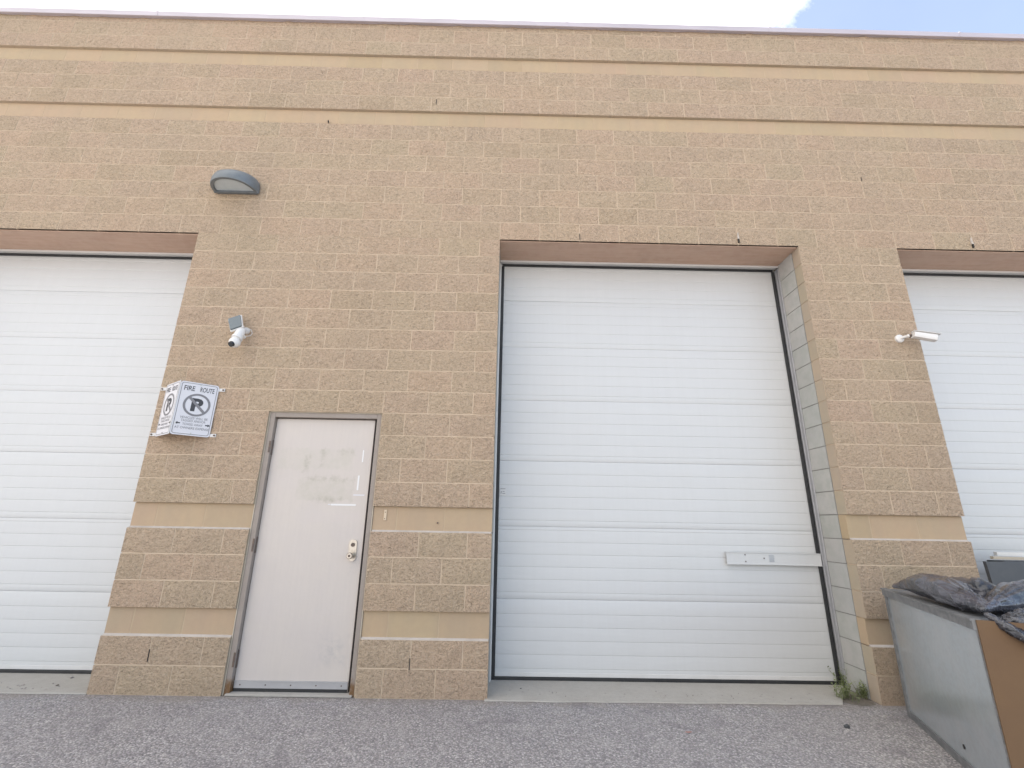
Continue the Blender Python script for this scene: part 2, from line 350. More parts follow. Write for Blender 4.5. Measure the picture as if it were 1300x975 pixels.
# backing wall: the mortar between the blocks, front just behind the faces
core = MB()
e = .006
def strips(z0, z1, y, mi=0, yb=.35):
    xs = [BX0+.004]
    cuts = []
    for a, b in OPEN:
        if z0 < 4.0-1e-4: cuts.append((a-e, b+e))
    if z0 < DOOR[2]-1e-4: cuts.append((DOOR[0]-e, DOOR[1]+e))
    cuts.sort(); cur = BX0+.004
    for a, b in cuts:
        core.box((cur, y, z0), (a, yb, z1), mi); cur = b
    core.box((cur, y, z0), (BX1-.004, yb, z1), mi)
rows = list(range(1, 36))
for k in rows:
    z0, z1 = (k-1)*.2, min(k*.2, TOPZ-.005)
    if k in SMOOTH: strips(z0, z1-(.0 if k+1 not in SMOOTH else .006), .0035, 1)
    else: strips(z0+(.006 if k-1 in SMOOTH else 0), z1+(.0 if k+1 not in SMOOTH else -.004), -.0226)
core.build('mortar_bed', [M['mortar'], M['flush']], bld)
# sloped grey mortar on the ledges under the smooth courses
led = MB()
for k in SMOOTH:
    if k > 10: continue
    z = (k-1)*.2
    for a, b in ((BX0, -6), (-3, -2), (-1, 0), (3, 4), (7, BX1)):
        led = MB(); led.add([(a+.004, -.022, z-.006), (b-.004, -.022, z-.006), (b-.004, .005, z+.012), (a+.004, .005, z+.012), (b-.004, .005, z-.006), (a+.004, .005, z-.006)],
                [(0, 1, 2, 3), (5, 4, 1, 0), (0, 3, 5), (1, 4, 2)])
        led.build('mortar_ledge', M['wash'], bld)

# block meshes: origin at the block's lower left front corner (x, y=0, z)
def rough_block(w, h, seed, lend=False, rend=False):
    bm = bmesh.new(); nx = max(2, round(w/.08)); nz = 3
    grid = []
    off = Vector((seed*13.7, seed*5.1, seed*3.3))
    for j in range(nz+1):
        row = []
        for i in range(nx+1):
            x, z = w*i/nx, h*j/nz
            edge = i in (0, nx) or j in (0, nz)
            d = noise.noise(Vector((x*9, z*9, 0))+off)*.011+noise.noise(Vector((x*24, z*24, 3))+off)*.011
            y = min(-.0238, -.0268+d) if not edge else -.0246+d*.12
            if not edge: x += noise.noise(Vector((x*30, z*30, 9))+off)*.012; z += noise.noise(Vector((z*30, x*30, 5))+off)*.012
            row.append(bm.verts.new((x, y, z)))
        grid.append(row)
    for j in range(nz):
        for i in range(nx):
            bm.faces.new((grid[j][i], grid[j][i+1], grid[j+1][i+1], grid[j+1][i]))
    D = .088
    b = [bm.verts.new(p) for p in ((0, D, 0), (w, D, 0), (w, D, h), (0, D, h))]
    bm.faces.new([b[0], b[1]]+grid[0][::-1]); bm.faces.new([b[2], b[3]]+grid[nz])
    bm.faces.new([b[3], b[0]]+[grid[j][0] for j in range(nz+1)]); bm.faces.new([b[1], b[2]]+[grid[j][nx] for j in range(nz, -1, -1)])
    for i, f in enumerate(bm.faces): f.smooth = i < nx*nz; f.material_index = 0 if i < nx*nz else 1
    for ed in bm.edges: ed.smooth = len({f.material_index for f in ed.link_faces}) == 1
    me = bpy.data.meshes.new('split_face_block'); bm.to_mesh(me); bm.free(); me.materials.append(M['split']); me.materials.append(M['end']); return me
def plain_block(w, h, name, mt, D=.088, c=.003):
    bm = bmesh.new(); vs = []
    f = [bm.verts.new(p) for p in ((c, 0, c), (w-c, 0, c), (w-c, 0, h-c), (c, 0, h-c))]
    m_ = [bm.verts.new(p) for p in ((0, c, 0), (w, c, 0), (w, c, h), (0, c, h))]
    k = [bm.verts.new(p) for p in ((0, D, 0), (w, D, 0), (w, D, h), (0, D, h))]
    bm.faces.new(f)
    for i in range(4):
        j = (i+1) % 4
        bm.faces.new((m_[i], m_[j], f[j], f[i])); bm.faces.new((k[i], k[j], m_[j], m_[i]))
    bmesh.ops.recalc_face_normals(bm, faces=bm.faces)
    me = bpy.data.meshes.new(name); bm.to_mesh(me); bm.free(); me.materials.append(mt); return me
cache = {}
def get_block(w, h, smooth):
    k = (round(w, 3), round(h, 3), smooth)
    if k not in cache:
        if smooth: cache[k] = [plain_block(w, h, 'smooth_block', M['smooth'])]
        else: cache[k] = [rough_block(w, h, len(cache)*17+i) for i in range(14 if w > .3 else 7)]
    return random.choice(cache[k])
spots = []
J = .0042
for k in rows:
    z0 = (k-1)*.2; z1 = min(k*.2, TOPZ)
    off = 0.0 if k % 2 else -.2
    # solid intervals of this course
    cuts = sorted([(a, b) for a, b in OPEN if z0 < 4.0-1e-4] + ([(DOOR[0], DOOR[1])] if z0 < DOOR[2]-1e-4 else []))
    cur = BX0; iv = []
    for a, b in cuts: iv.append((cur, a)); cur = b
    iv.append((cur, BX1))
    for a, b in iv:
        n0 = math.floor((a-off)/.4)-1
        x = off+n0*.4
        while x < b:
            p, q = max(x, a), min(x+.4, b)
            if q-p > .02:
                l = p+(J if p > a+1e-6 else 0); r_ = q-(J if q < b-1e-6 else 0)
                h0 = z0+J; h1 = z1-J
                if k == 21: h0 = z0
                if k-1 in SMOOTH: h0 = z0+.001
                spots.append([l, h0, r_-l, h1-h0, k in SMOOTH])
            x += .4
def cam_px(p):
    d = Vector(p)-CAM; z = d.dot(fw)
    return (650+589.7*d.dot(r2)/z, 487.5-589.7*d.dot(u2)/z)
def seen(s):
    c = [cam_px((s[0]+dx, 0, s[1]+dz)) for dx in (0, s[2]) for dz in (0, s[3])]
    x0, x1 = min(p[0] for p in c), max(p[0] for p in c); y0, y1 = min(p[1] for p in c), max(p[1] for p in c)
    w_, h_ = min(x1, 1300)-max(x0, 0), min(y1, 975)-max(y0, 0)
    return w_*h_ if w_ > 2 and h_ > 2 else -1
def place(me, name, x, z, parent, y=0.0, xs=1, rx=0):
    o = bpy.data.objects.new(name, me); C.objects.link(o); o.parent = parent
    o.location = (x, y, z); return o
rough = sorted([s for s in spots if not s[4]], key=seen, reverse=True)
N_ROUGH = 298
rest = MB()
for i, s in enumerate(rough):
    me = get_block(s[2], s[3], False)
    if i < N_ROUGH and seen(s) > 0: place(me, 'split_face_block', s[0], s[1], bld)
    else:
        o = len(rest.v); rest.v += [(v.co.x+s[0], v.co.y, v.co.z+s[1]) for v in me.vertices]
        rest.f += [tuple(q+o for q in p.vertices) for p in me.polygons]; rest.m += [p.material_index for p in me.polygons]
up_ = rest.build('split_face_blockwork', [M['split'], M['end']], bld); up_['kind'] = 'stuff'
for p in up_.data.polygons: p.use_smooth = p.material_index == 0
bm = bmesh.new(); bm.from_mesh(up_.data)
for ed in bm.edges: ed.smooth = len({f.material_index for f in ed.link_faces}) == 1
bm.to_mesh(up_.data); bm.free()
rest = MB()
for s in spots:
    if not s[4]: continue
    me = get_block(s[2], s[3], True)
    if seen(s) > 0: place(me, 'smooth_block', s[0], s[1], bld, .002)
    else:
        o = len(rest.v); rest.v += [(v.co.x+s[0], v.co.y+.002, v.co.z+s[1]) for v in me.vertices]
        rest.f += [tuple(q+o for q in p.vertices) for p in me.polygons]; rest.m += [0]*len(me.polygons)
so = rest.build('smooth_blockwork', M['smooth'], bld); so['kind'] = 'stuff'

# jambs: grey painted backing blocks seen beside the tan block ends
js = MB()
for (xa, xb) in OPEN:
    for X, sgn in ((xa, -1), (xb, 1)):     # wall solid lies on side sgn
        show = X == 3.0
        x0, x1 = sorted((X+.004*sgn, X+.05*sgn))
        jm = MB(); jm.box((x0, .090, 0), (x1, .345, 4.0)); jm.build('jamb_mortar', M['greymortar'], bld)
        for k in range(20):
            l, h0 = .196, k*.2+.004
            for (ya, yb) in ((.097, .34),):
                t = MB(); a0, a1 = sorted((X-.001*sgn+random.uniform(-.0015, .0015), X+.03*sgn))
                (t if show else js).box((a0, ya+random.uniform(-.002, .004), h0), (a1, yb, h0+.192))
                if show: t.build('jamb_block', M['greyblock'], bld)
o = js.build('jamb_blockwork', M['greyblock'], bld); o['kind'] = 'stuff'

# lintel soffits
for xa, xb in OPEN:
    s = MB(); s.box((xa+.002, -.004, 3.990), (xb-.002, .36, 4.004), c=.002)
    s.build('lintel_plate', M['soffit'], bld)

# ---- overhead doors
Z_SEC = [.045, .642, 1.255, 1.855, 2.455, 3.02, 3.545, 4.0]
def section_mesh(xa, xb, z0, z1, idx):
    g_ = .0006
    prof = [(DD+.03, z0+g_), (DD+.0018, z0+g_), (DD, z0+g_+.004)]
    z = z0+.055
    while z < z1-.03:
        prof += [(DD, z-.014), (DD+.0022, z-.001), (DD+.0022, z), (DD, z+.003)]
        z += .1055
    prof += [(DD, z1-g_-.004), (DD+.0018, z1-g_), (DD+.03, z1-g_)]
    n = len(prof); xs = [xa+(xb-xa)*i/6 for i in range(7)]
    m = MB(); vs = []
    for i, x in enumerate(xs):
        for y, zz in prof: vs.append((x, y+.0022*noise.noise(Vector((x*1.3, zz*.7+idx, xa))), zz))
    fs = [(i*n+j, (i+1)*n+j, (i+1)*n+j+1, i*n+j+1) for i in range(6) for j in range(n-1)]
    fs += [tuple(range(n)), tuple(range(6*n, 7*n))[::-1]]
    m.add(vs, fs); return m
def overhead(xa, xb, latch=False):
    base = MB(); base.box((xa+.01, DD+.032, 0.0), (xb-.01, DD+.05, 4.02))
    dr = base.build('overhead_door', M['door'], bld)
    for i in range(7):
        section_mesh(xa+.012, xb-.012, Z_SEC[i], Z_SEC[i+1]-.0004, i).build('door_section', M['door'], dr, sharp=25)
    m = MB(); m.box((xa+.012, DD-.004, .040), (xb-.012, DD+.012, .072), c=.003); m.build('bottom_rail', M['trim'], dr)
    m = MB(); m.box((xa+.005, DD-.014, .004), (xb-.005, DD+.02, .038), c=.005); m.build('bottom_seal', M['rubber'], dr)
    m = MB(); m.box((xa+.002, .345, 3.976), (xb-.002, DD-.012, 3.989), c=.003); m.box((xa+.002, .337, 3.968), (xb-.002, .345, 3.989), c=.002); m.build('head_trim', M['trim'], dr)
    m = MB(); m.box((xa+.03, DD-.018, 3.950), (xb-.03, DD-.004, 3.975), c=.004); m.build('head_seal', M['rubber'], dr)
    for X, s in ((xa, 1), (xb, -1)):
        m = MB(); a, b = sorted((X+.001*s, X+.012*s)); m.box((a, .335, .01), (b, DD-.004, 3.956), c=.003)
        a, b = sorted((X+.006*s, X+.016*s)); m.box((a, DD-.034, .01), (b, DD-.018, 3.956), c=.003)
        m.build('side_trim', M['silver'] if s < 0 else M['trim'], dr)
        m = MB(); a, b = sorted((X+.0165*s, X+.047*s)); m.box((a, DD-.017, .02), (b, DD-.003, 3.949), c=.005)
        m.build('side_seal', M['rubber'], dr)
    if latch:
        c = MB()
        xs = [2.115, 2.56, 2.975]; dz = [0, .0, -.004]
        for i in range(2):
            (a, za), (b, zb) = (xs[i], dz[i]), (xs[i+1], dz[i+1])
            for (y0, y1, z0, z1) in ((.378, .382, .965, 1.060), (.372, .392, 1.060, 1.066), (.372, .392, .959, .965)):
                vs = [(x, y, z+d) for x, d in ((a, za), (b, zb)) for y in (y0, y1) for z in (z0, z1)]
                c.add(vs, [(0,1,3,2), (4,6,7,5), (0,4,5,1), (2,3,7,6), (0,2,6,4), (1,5,7,3)])
        lb = c.build('lock_bar', M['door'], dr)
        for x, z in ((2.285, 1.043), (2.285, .985), (2.455, 1.015)):
            h = MB(); h.cyl((x, .3775, z), (x, .376, z), .006, n=10); h.build('bolt', M['hinge'], dr)
        h = MB(); h.box((2.50, .3755, .985), (2.545, .3775, 1.045), c=.001); h.build('patch', M['silver'], dr)
    return dr
D2 = None
for (xa, xb) in OPEN:
    d_ = overhead(xa, xb, xa == 0.0)
    if xa == 0.0: D2 = d_
# small sticker on the middle door
st = MB(); st.box((.052, DD-.004, 1.528), (.112, DD-.0015, 1.595), c=.002); st.build('sticker', M['trim'], D2)
st = MB()
for (a, b, z) in ((.058, .106, 1.590), (.062, .075, 1.563), (.080, .098, 1.566), (.058, .074, 1.551), (.078, .104, 1.548)):
    st.box((a, DD-.0055, z-.0025), (b, DD-.0042, z+.0025))
st.build('sticker_print', M['greyink'], D2)

# ---- entry door
LX0, LX1 = -1.945, -1.072
fr = MB()
fr.box((-1.990, -.006, 0.0), (-1.948, .11, 2.190), c=.003); fr.box((-1.046, -.006, .0), (-1.010, .11, 2.190), c=.003)
fr.box((-1.9475, -.006, 2.150), (-1.0465, .11, 2.190), c=.003)
fr.box((-1.9475, .084, .0), (-1.925, .11, 2.150)); fr.box((-1.095, .084, 0), (-1.0465, .11, 2.150)); fr.box((-1.925, .084, 2.13), (-1.095, .11, 2.1495))
lf = MB(); lf.box((LX0, .035, .022), (LX1, .080, 2.143), c=.003)
leaf = lf.build('entry_door', M['leafdoor'], bld)
fr.build('door_frame', M['frame_rust'], leaf)
ck = MB(); ck.box((-1.999, -.010, 0), (-1.991, .02, 2.198), c=.002); ck.box((-1.009, -.008, 0), (-1.001, .02, 2.198), c=.002); ck.box((-1.999, -.010, 2.191), (-1.001, .02, 2.1985), c=.002)
ck.build('caulk_bead', M['cream'], leaf)
gp = MB(); gp.box((LX1+.001, .052, .02), (-1.0465, .083, 2.149)); gp.box((LX0-.002, .052, 2.1435), (LX1+.001, .083, 2.1495)); gp.build('weatherstrip', M['dark'], leaf)
for z in (1.885, 1.075, .24):
    h = MB(); h.cyl((-1.9475, .026, z-.055), (-1.9475, .026, z+.055), .0085, n=10)
    for dz in (-.057, .057): h.sphere((-1.9475, .026, z+dz), .0085, sub=1)
    h.box((-1.962, -.0085, z-.05), (-1.948, -.005, z+.05)); h.build('hinge', M['hinge'], leaf)
pl = MB()
n = 20; poly = []
for i in range(n):
    t = 2*math.pi*i/n; poly.append((-1.148+.033*math.cos(t), 1.045+(.052 if math.sin(t) > 0 else -.052)+.033*math.sin(t)))
pl.prism(poly, .024, .035); pl.build('lock_plate', M['chrome'], leaf, sharp=40)
kn = MB(); kn.cyl((-1.150, .024, 1.005), (-1.150, -.012, 1.005), .013, n=16); kn.cyl((-1.150, -.012, 1.005), (-1.150, -.028, 1.005), .018, .027, n=18)
kn.cyl((-1.150, -.028, 1.005), (-1.150, -.040, 1.005), .027, .020, n=18); kn.build('knob', M['chrome'], leaf, sharp=40)
kk = MB(); kk.cyl((-1.148, .024, 1.088), (-1.148, .018, 1.088), .016, n=16); kk.cyl((-1.150, -.0405, 1.005), (-1.150, -.043, 1.005), .010, n=14); kk.build('key_cylinder', M['hinge'], leaf, sharp=40)
sw = MB(); sw.box((LX0+.003, .0285, .040), (LX1-.003, .0345, .092), c=.0015); sw.box((LX0+.003, .024, .086), (LX1-.003, .0285, .092)); sw.build('door_sweep', M['silver'], leaf)
sb = MB(); sb.box((LX0+.003, .030, .018), (LX1-.003, .034, .039)); sb.build('sweep_brush', M['rubber'], leaf)
for i in range(5):
    q = MB(); x = LX0+.05+i*(LX1-LX0-.10)/4; q.cyl((x, .0283, .064), (x, .0265, .064), .005, n=10); q.build('screw', M['hinge'], leaf)
th = MB(); th.box((-1.97, -.03, .003), (-1.02, .09, .017), c=.003); th.build('threshold', M['concrete'], leaf)
for (x0, x1, z0, z1) in ((-1.153, -1.142, 1.77, 1.875), (-1.172, -1.158, 1.53, 1.655), (-1.375, -1.165, 1.400, 1.414)):
    q = MB(); q.box((x0, .0335, z0), (x1, .0348, z1), c=.0005); q.build('tape_strip', M['tape'], leaf)
q = MB(); q.box((-1.195, .0338, 1.485), (-1.10, .0348, 1.495)); q.box((-1.40, .0338, 1.405), (-1.378, .0348, 1.412)); q.build('tape_residue', M['sign'], leaf)

# ---- weep slots, the pale strip by the door, drips
for (x, z, h) in ((-2.60, .265, .085), (-.603, .232, .08), (-.745, 5.73, .07), (.802, 4.05, .07), (3.807, 4.83, .05), (-1.9, 5.43, .03)):
    w_ = MB(); w_.box((x-.003, -.028, z-h/2), (x+.003, -.006, z+h/2)); w_.build('weep_slot', M['dark'], bld)
for (x, z) in ((2.402, 4.075), (4.78, 4.075)):
    w_ = MB(); w_.box((x-.005, -.040, z-.055), (x+.005, -.006, z-.015)); w_.build('weep_slot', M['dark'], bld)
    w_ = MB(); w_.add([(x-.006, -.034, z+.05), (x+.002, -.040, z+.065), (x+.007, -.036, z+.01), (x+.004, -.046, z-.02), (x-.010, -.036, z-.01)], [(0, 1, 2, 3, 4)])
    w_.v += [(a, b+.02, c) for a, b, c in w_.v[:5]]; w_.f += [(5, 6, 7, 8, 9)]+[(i, (i+1) % 5, (i+1) % 5+5, i+5) for i in range(5)]; w_.m += [0]*6
    w_.build('mortar_drip', M['wash'], bld)
w_ = MB(); w_.box((-.909, -.006, 1.287), (-.886, .0015, 1.372), c=.002); o = w_.build('wood_strip', M['wood'], bld)
w_ = MB(); w_.cyl((-.898, -.006, 1.352), (-.898, -.007, 1.352), .004, n=8); w_.cyl((-.898, -.006, 1.30), (-.898, -.007, 1.30), .004, n=8); w_.build('screw', M['hinge'], bld)
w_ = MB(); w_.cyl((-.455, .0015, 1.275), (-.455, -.014, 1.272), .006, n=8); w_.build('rusty_anchor', M['hinge'], bld)

# ---- parapet coping in lengths, roof and the rest of the shell
xs = [BX0-.03, -6.47, -4.07, -1.67, .73, 3.13, 5.40, 7.8, BX1+.03]
for a, b in zip(xs, xs[1:]):
    m = MB(); m.box((a+.0015, -.052, 6.872), (b-.0015, .36, 6.952), c=.004)
    m.add([(a+.0015, -.066, 6.862), (b-.0015, -.066, 6.862), (b-.0015, -.053, 6.882), (a+.0015, -.053, 6.882), (a+.0015, -.053, 6.862), (b-.0015, -.053, 6.862)], [(0, 1, 2, 3), (4, 5, 1, 0), (2, 5, 4, 3), (0, 3, 4), (1, 5, 2)])
    m.build('coping', M['steel'], bld)
    m = MB(); m.box((b-.022, -.0545, 6.874), (b+.004, .362, 6.9545)); 
    if b < BX1: m.build('coping_joint', M['steel'], bld)
sh = MB()
sh.box((BX0+.01, .36, 4.03), (BX1-.01, .60, 6.86)); sh.box((BX0+.01, .60, 0), (BX0+.25, 16, 6.86)); sh.box((BX1-.25, .60, 0), (BX1-.01, 16, 6.86)); sh.box((BX0+.01, 16, 0), (BX1-.01, 16.3, 6.86))
for a, b in ((BX0+.01, -6.05), (-2.95, -.05), (3.05, 3.95), (7.05, BX1-.01)): sh.box((a, .36, 0), (b, .6, 4.03))
sh.build('shell', M['smooth'], bld)
rf = MB(); rf.box((BX0+.26, .61, 6.5), (BX1-.26, 15.99, 6.6)); rf.build('roof', M['concrete'], bld)

# ------------------------------------------------------------------ concrete sills before the overhead doors
for xa, xb in OPEN:
    m = MB(); n = 24; right = xb-.30 if xa == 0 else xb
    vs = []; fs = []
    for i in range(n+1):
        t = i/n
        xf = xa-.02+(right-xa+.02)*t; xbk = xa+.004+(xb-xa-.008)*t
        yf = -.055+.03*t+.012*noise.noise(Vector((xf*3, xa, 0)))+.008*noise.noise(Vector((xf*11, xa, 2)))
        vs += [(xbk, .46, .016), (xbk, DD-.02, .016), (xf, yf, .010), (xf, yf-.004, .002)]
    for i in range(n):
        for j in range(3): fs.append((i*4+j, (i+1)*4+j, (i+1)*4+j+1, i*4+j+1))
    m.add(vs, fs); tag(m.build('concrete_sill', M['concrete']), kind='structure')

# soil in the corner with weeds, loose stones along the wall foot
m = MB(); n = 9; vs = [(2.86, .16, .012)]; 
for i in range(14):
    t = 2*math.pi*i/14; rr = .17+.05*noise.noise(Vector((i*.7, 3, 1)))
    vs.append((2.86+rr*math.cos(t)*.9, .15+rr*math.sin(t)*1.15, .002))
vs = [(min(x, 2.992), y, z) for x, y, z in vs]
m.add(vs, [(0, i+1, (i+1) % 14+1) for i in range(14)])
tag(m.build('soil_patch', M['soil'], smooth=True), kind='structure')
def weed(loc, spread, hgt, n, seed, label):
    rnd = random.Random(seed); t = thing('weed', loc, label, 'weed', 'weeds at the foot of the jamb')
    L = Vector(loc); lv = MB(); stm = MB()
    for i in range(n):
        a = rnd.uniform(0, 2*math.pi); ln = hgt*rnd.uniform(.5, 1.1); lean = rnd.uniform(.15, .8)
        p0 = L+Vector((rnd.gauss(0, spread*.4), rnd.gauss(0, spread*.4), 0)); d = Vector((math.cos(a)*lean, math.sin(a)*lean, 1)).normalized()
        if p0.x > 2.985: p0.x = 2.985
        p1 = p0+d*ln; p1.x = min(p1.x, 2.99)
        stm.cyl(p0, p1, .0014, .0006, n=4, caps=False)
        for k in range(9):
            q = p0.lerp(p1, (k+1)/9); b = rnd.uniform(0, 6.28); s_ = rnd.uniform(.014, .032)
            v = Vector((math.cos(b), math.sin(b), rnd.uniform(.1, .9))).normalized(); w = v.cross(Vector((0, 0, 1))).normalized()*s_*.22
            pts = [q, q+v*s_*.5+w, q+v*s_, q+v*s_*.5-w]
            pts = [Vector((min(c.x, 2.994), c.y, max(c.z, .004))) for c in pts]
            lv.add(pts, [(0, 1, 2, 3)])
    lv.build('leaves', M['leaf'], t); stm.build('stems', M['leaf'], t)
weed((2.80, .10, .01), .10, .12, 32, 3, 'taller wispy green weed at the end of the concrete sill beside the door track')
weed((2.955, .12, .01), .05, .11, 22, 5, 'short dense green weed against the foot of the grey jamb')
weed((2.975, .36, .01), .03, .17, 12, 8, 'thin sprig of weed growing up the bottom corner of the door seal')

st = MB(); rnd = random.Random(4)
def pebble(mb, x, y, z, s):
    bm = bmesh.new(); bmesh.ops.create_icosphere(bm, subdivisions=1, radius=s)
    sc = Vector((rnd.uniform(.7, 1.3), rnd.uniform(.7, 1.3), rnd.uniform(.45, .8))); o_ = rnd.uniform(0, 99)
    for v in bm.verts:
        v.co = Vector((v.co.x*sc.x, v.co.y*sc.y, v.co.z*sc.z))*(1+.5*noise.noise(v.co*60/1+Vector((o_, 0, 0))))
    mb.addbm(bm, 0, Matrix.Translation((x, y, z+s*.2)) @ Matrix.Rotation(rnd.uniform(0, 6.28), 4, 'Z'))
for i in range(5200):
    x = rnd.uniform(-6.5, 6.5); y = -.06-abs(rnd.gauss(0, .55))
    if y < -1.9: continue
    pebble(st, x, y, 0, rnd.uniform(.0018, .0055))
for i in range(260):
    xa, xb = OPEN[rnd.choice((0, 0, 1, 2))]; x = rnd.uniform(xa+.05, xb-.3); y = .02+abs(rnd.gauss(0, .1))
    if y < .36: pebble(st, x, y, .014, rnd.uniform(.002, .006))
tag(st.build('gravel', M['stone']), kind='stuff')
def one_stone(x, y, z, s, mt, label, cat='stone'):
    q = MB(); pebble(q, x, y, z, s); tag(q.build('stone', mt), label, cat)
one_stone(2.44, -.438, 0, .022, M['charcoal'], 'small black lump lying on the asphalt in front of the middle overhead door')
one_stone(.26, .20, .012, .010, M['charcoal'], 'tiny black pebble on the concrete sill near its left end')
one_stone(-3.40, .30, .012, .022, M['stone'], 'pale stone on the left concrete sill under the door seal')
one_stone(-3.12, .16, .012, .018, M['concrete'], 'pale stone on the left concrete sill close to the pier corner')
one_stone(-3.35, .12, .012, .013, M['soil'], 'brown pebble on the left concrete sill')
q = MB(); q.add([(1.30, -.55, .004), (1.33, -.545, .006), (1.345, -.56, .008), (1.32, -.565, .004)], [(0, 1, 2, 3)])
q.v += [(a, b, c+.002) for a, b, c in q.v[:4]]; q.f += [(4, 5, 6, 7)]+[(i, (i+1) % 4, (i+1) % 4+4, i+4) for i in range(4)]; q.m += [0]*5
tag(q.build('litter', mat('faded_red_plastic', (.36, .20, .18), .7)), 'small faded red scrap lying on the asphalt', 'litter')

# ------------------------------------------------------------------ wall light
LC = Vector((-2.70, 0, 4.47))
wl = thing('wall_light', LC, 'dark half-round wall light high above the left pier', 'wall light')
def arc(hw, d, z, n=22):
    return [(LC.x+hw*math.cos(math.pi*i/n), -.036-d*(math.sin(math.pi*i/n)**.85), z) for i in range(n+1)]
levels = [arc(.222, .235, 4.462), arc(.226, .240, 4.475), arc(.224, .236, 4.52), arc(.216, .218, 4.57), arc(.200, .180, 4.605), (arc(.17, .12, 4.622))]
m = MB(); n = 23
for l in levels: m.v += l
for k in range(len(levels)-1):
    for i in range(n-1): m.f.append((k*n+i, k*n+i+1, (k+1)*n+i+1, (k+1)*n+i)); m.m.append(0)
m.f.append(tuple((len(levels)-1)*n+i for i in range(n))); m.m.append(0)
inner = arc(.196, .208, 4.462); o_ = len(m.v); m.v += inner
for i in range(n-1): m.f.append((i, o_+i, o_+i+1, i+1)); m.m.append(0)
inn2 = arc(.190, .200, 4.485); o2 = len(m.v); m.v += inn2
for i in range(n-1): m.f.append((o_+i, o2+i, o2+i+1, o_+i+1)); m.m.append(0)
m.build('housing', M['bronze'], wl, sharp=35)
m = MB(); m.box((LC.x-.205, -.042, 4.462), (LC.x+.205, .0, 4.600), c=.006); m.box((LC.x-.222, -.06, 4.456), (LC.x+.222, -.041, 4.478), c=.003); m.build('back_plate', M['bronze'], wl)
m = MB(); a = arc(.192, .202, 4.478); m.v += a+[(x, y, z+.006) for x, y, z in a]; m.f += [tuple(range(n)), tuple(range(n, 2*n))[::-1]]+[(i, i+1, i+1+n, i+n) for i in range(n-1)]; m.m += [0]*(n+1)
m.build('lens', M['lens'], wl)

# ------------------------------------------------------------------ solar security camera left
sc_ = thing('security_camera', (-2.34, 0, 2.94), 'white security camera with small solar panel on the left pier above the fire route sign', 'security camera')
m = MB(); m.cyl((-2.335, -.016, 2.955), (-2.335, -.046, 2.955), .034, .030, n=20); m.cyl((-2.335, -.046, 2.955), (-2.335, -.095, 2.945), .014, n=12)
m.sphere((-2.335, -.10, 2.943), .020); m.cyl((-2.335, -.10, 2.943), (-2.325, -.14, 2.91), .015, n=12); m.build('wall_bracket', M['plastic'], sc_, sharp=40)
m = MB(); m.cyl((-2.322, -.125, 2.915), (-2.330, -.150, 2.84), .038, .042, n=20); m.sphere((-2.330, -.150, 2.84), .042); m.sphere((-2.322, -.125, 2.915), .038); m.cyl((-2.330, -.15, 2.838), (-2.332, -.157, 2.822), .047, .047, n=22)
m.cyl((-2.300, -.10, 2.86), (-2.300, -.15, 2.87), .016, n=12); m.build('body', M['plastic'], sc_, sharp=50)
m = MB(); m.sphere((-2.335, -.168, 2.785), .048, sub=3); m.build('dome', M['plastic'], sc_, smooth=True)
m = MB(); m.cyl((-2.338, -.196, 2.762), (-2.341, -.212, 2.748), .027, .023, n=20); m.build('camera_lens', M['glass'], sc_, sharp=40)
m = MB(); m.cyl((-2.345, -.12, 2.94), (-2.375, -.135, 2.975), .009, n=10); m.cyl((-2.31, -.12, 2.95), (-2.335, -.125, 2.965), .012, n=10); m.build('panel_stem', M['plastic'], sc_)
P = [(-2.479, -.10, 3.043), (-2.385, -.10, 3.082), (-2.322, -.155, 2.960), (-2.407, -.155, 2.922)]
P = [P[3], P[2], P[1], P[0]]
_c = sum((Vector(p) for p in P), Vector())/4+Vector((.012, 0, -.012)); P = [_c+(Vector(p)-sum((Vector(q) for q in P), Vector())/4)*1.22 for p in P]
m = MB(); m.quadbox(P, -.012); m.build('solar_panel', M['plastic'], sc_)
cen = sum((Vector(p) for p in P), Vector())/4; nn = (Vector(P[1])-Vector(P[0])).cross(Vector(P[3])-Vector(P[0])).normalized()
if nn.y > 0: nn = -nn
P2 = [cen+(Vector(p)-cen)*.88+nn*.0 for p in P]
m = MB(); vs = [p+nn*.0012 for p in P2]+[p+nn*.0135 for p in P2]; m.add(vs, [(0,1,2,3), (7,6,5,4), (0,4,5,1), (1,5,6,2), (2,6,7,3), (3,7,4,0)]); m.build('solar_cell', M['solar'], sc_)
m = MB(); pts = [Vector((-2.30, -.10, 2.95)), Vector((-2.275, -.06, 2.955)), Vector((-2.270, -.04, 2.93)), Vector((-2.285, -.035, 2.905)), Vector((-2.30, -.08, 2.88))]
for a, b in zip(pts, pts[1:]): m.cyl(a, b, .0028, n=6)
m.build('cable', M['plastic'], sc_)

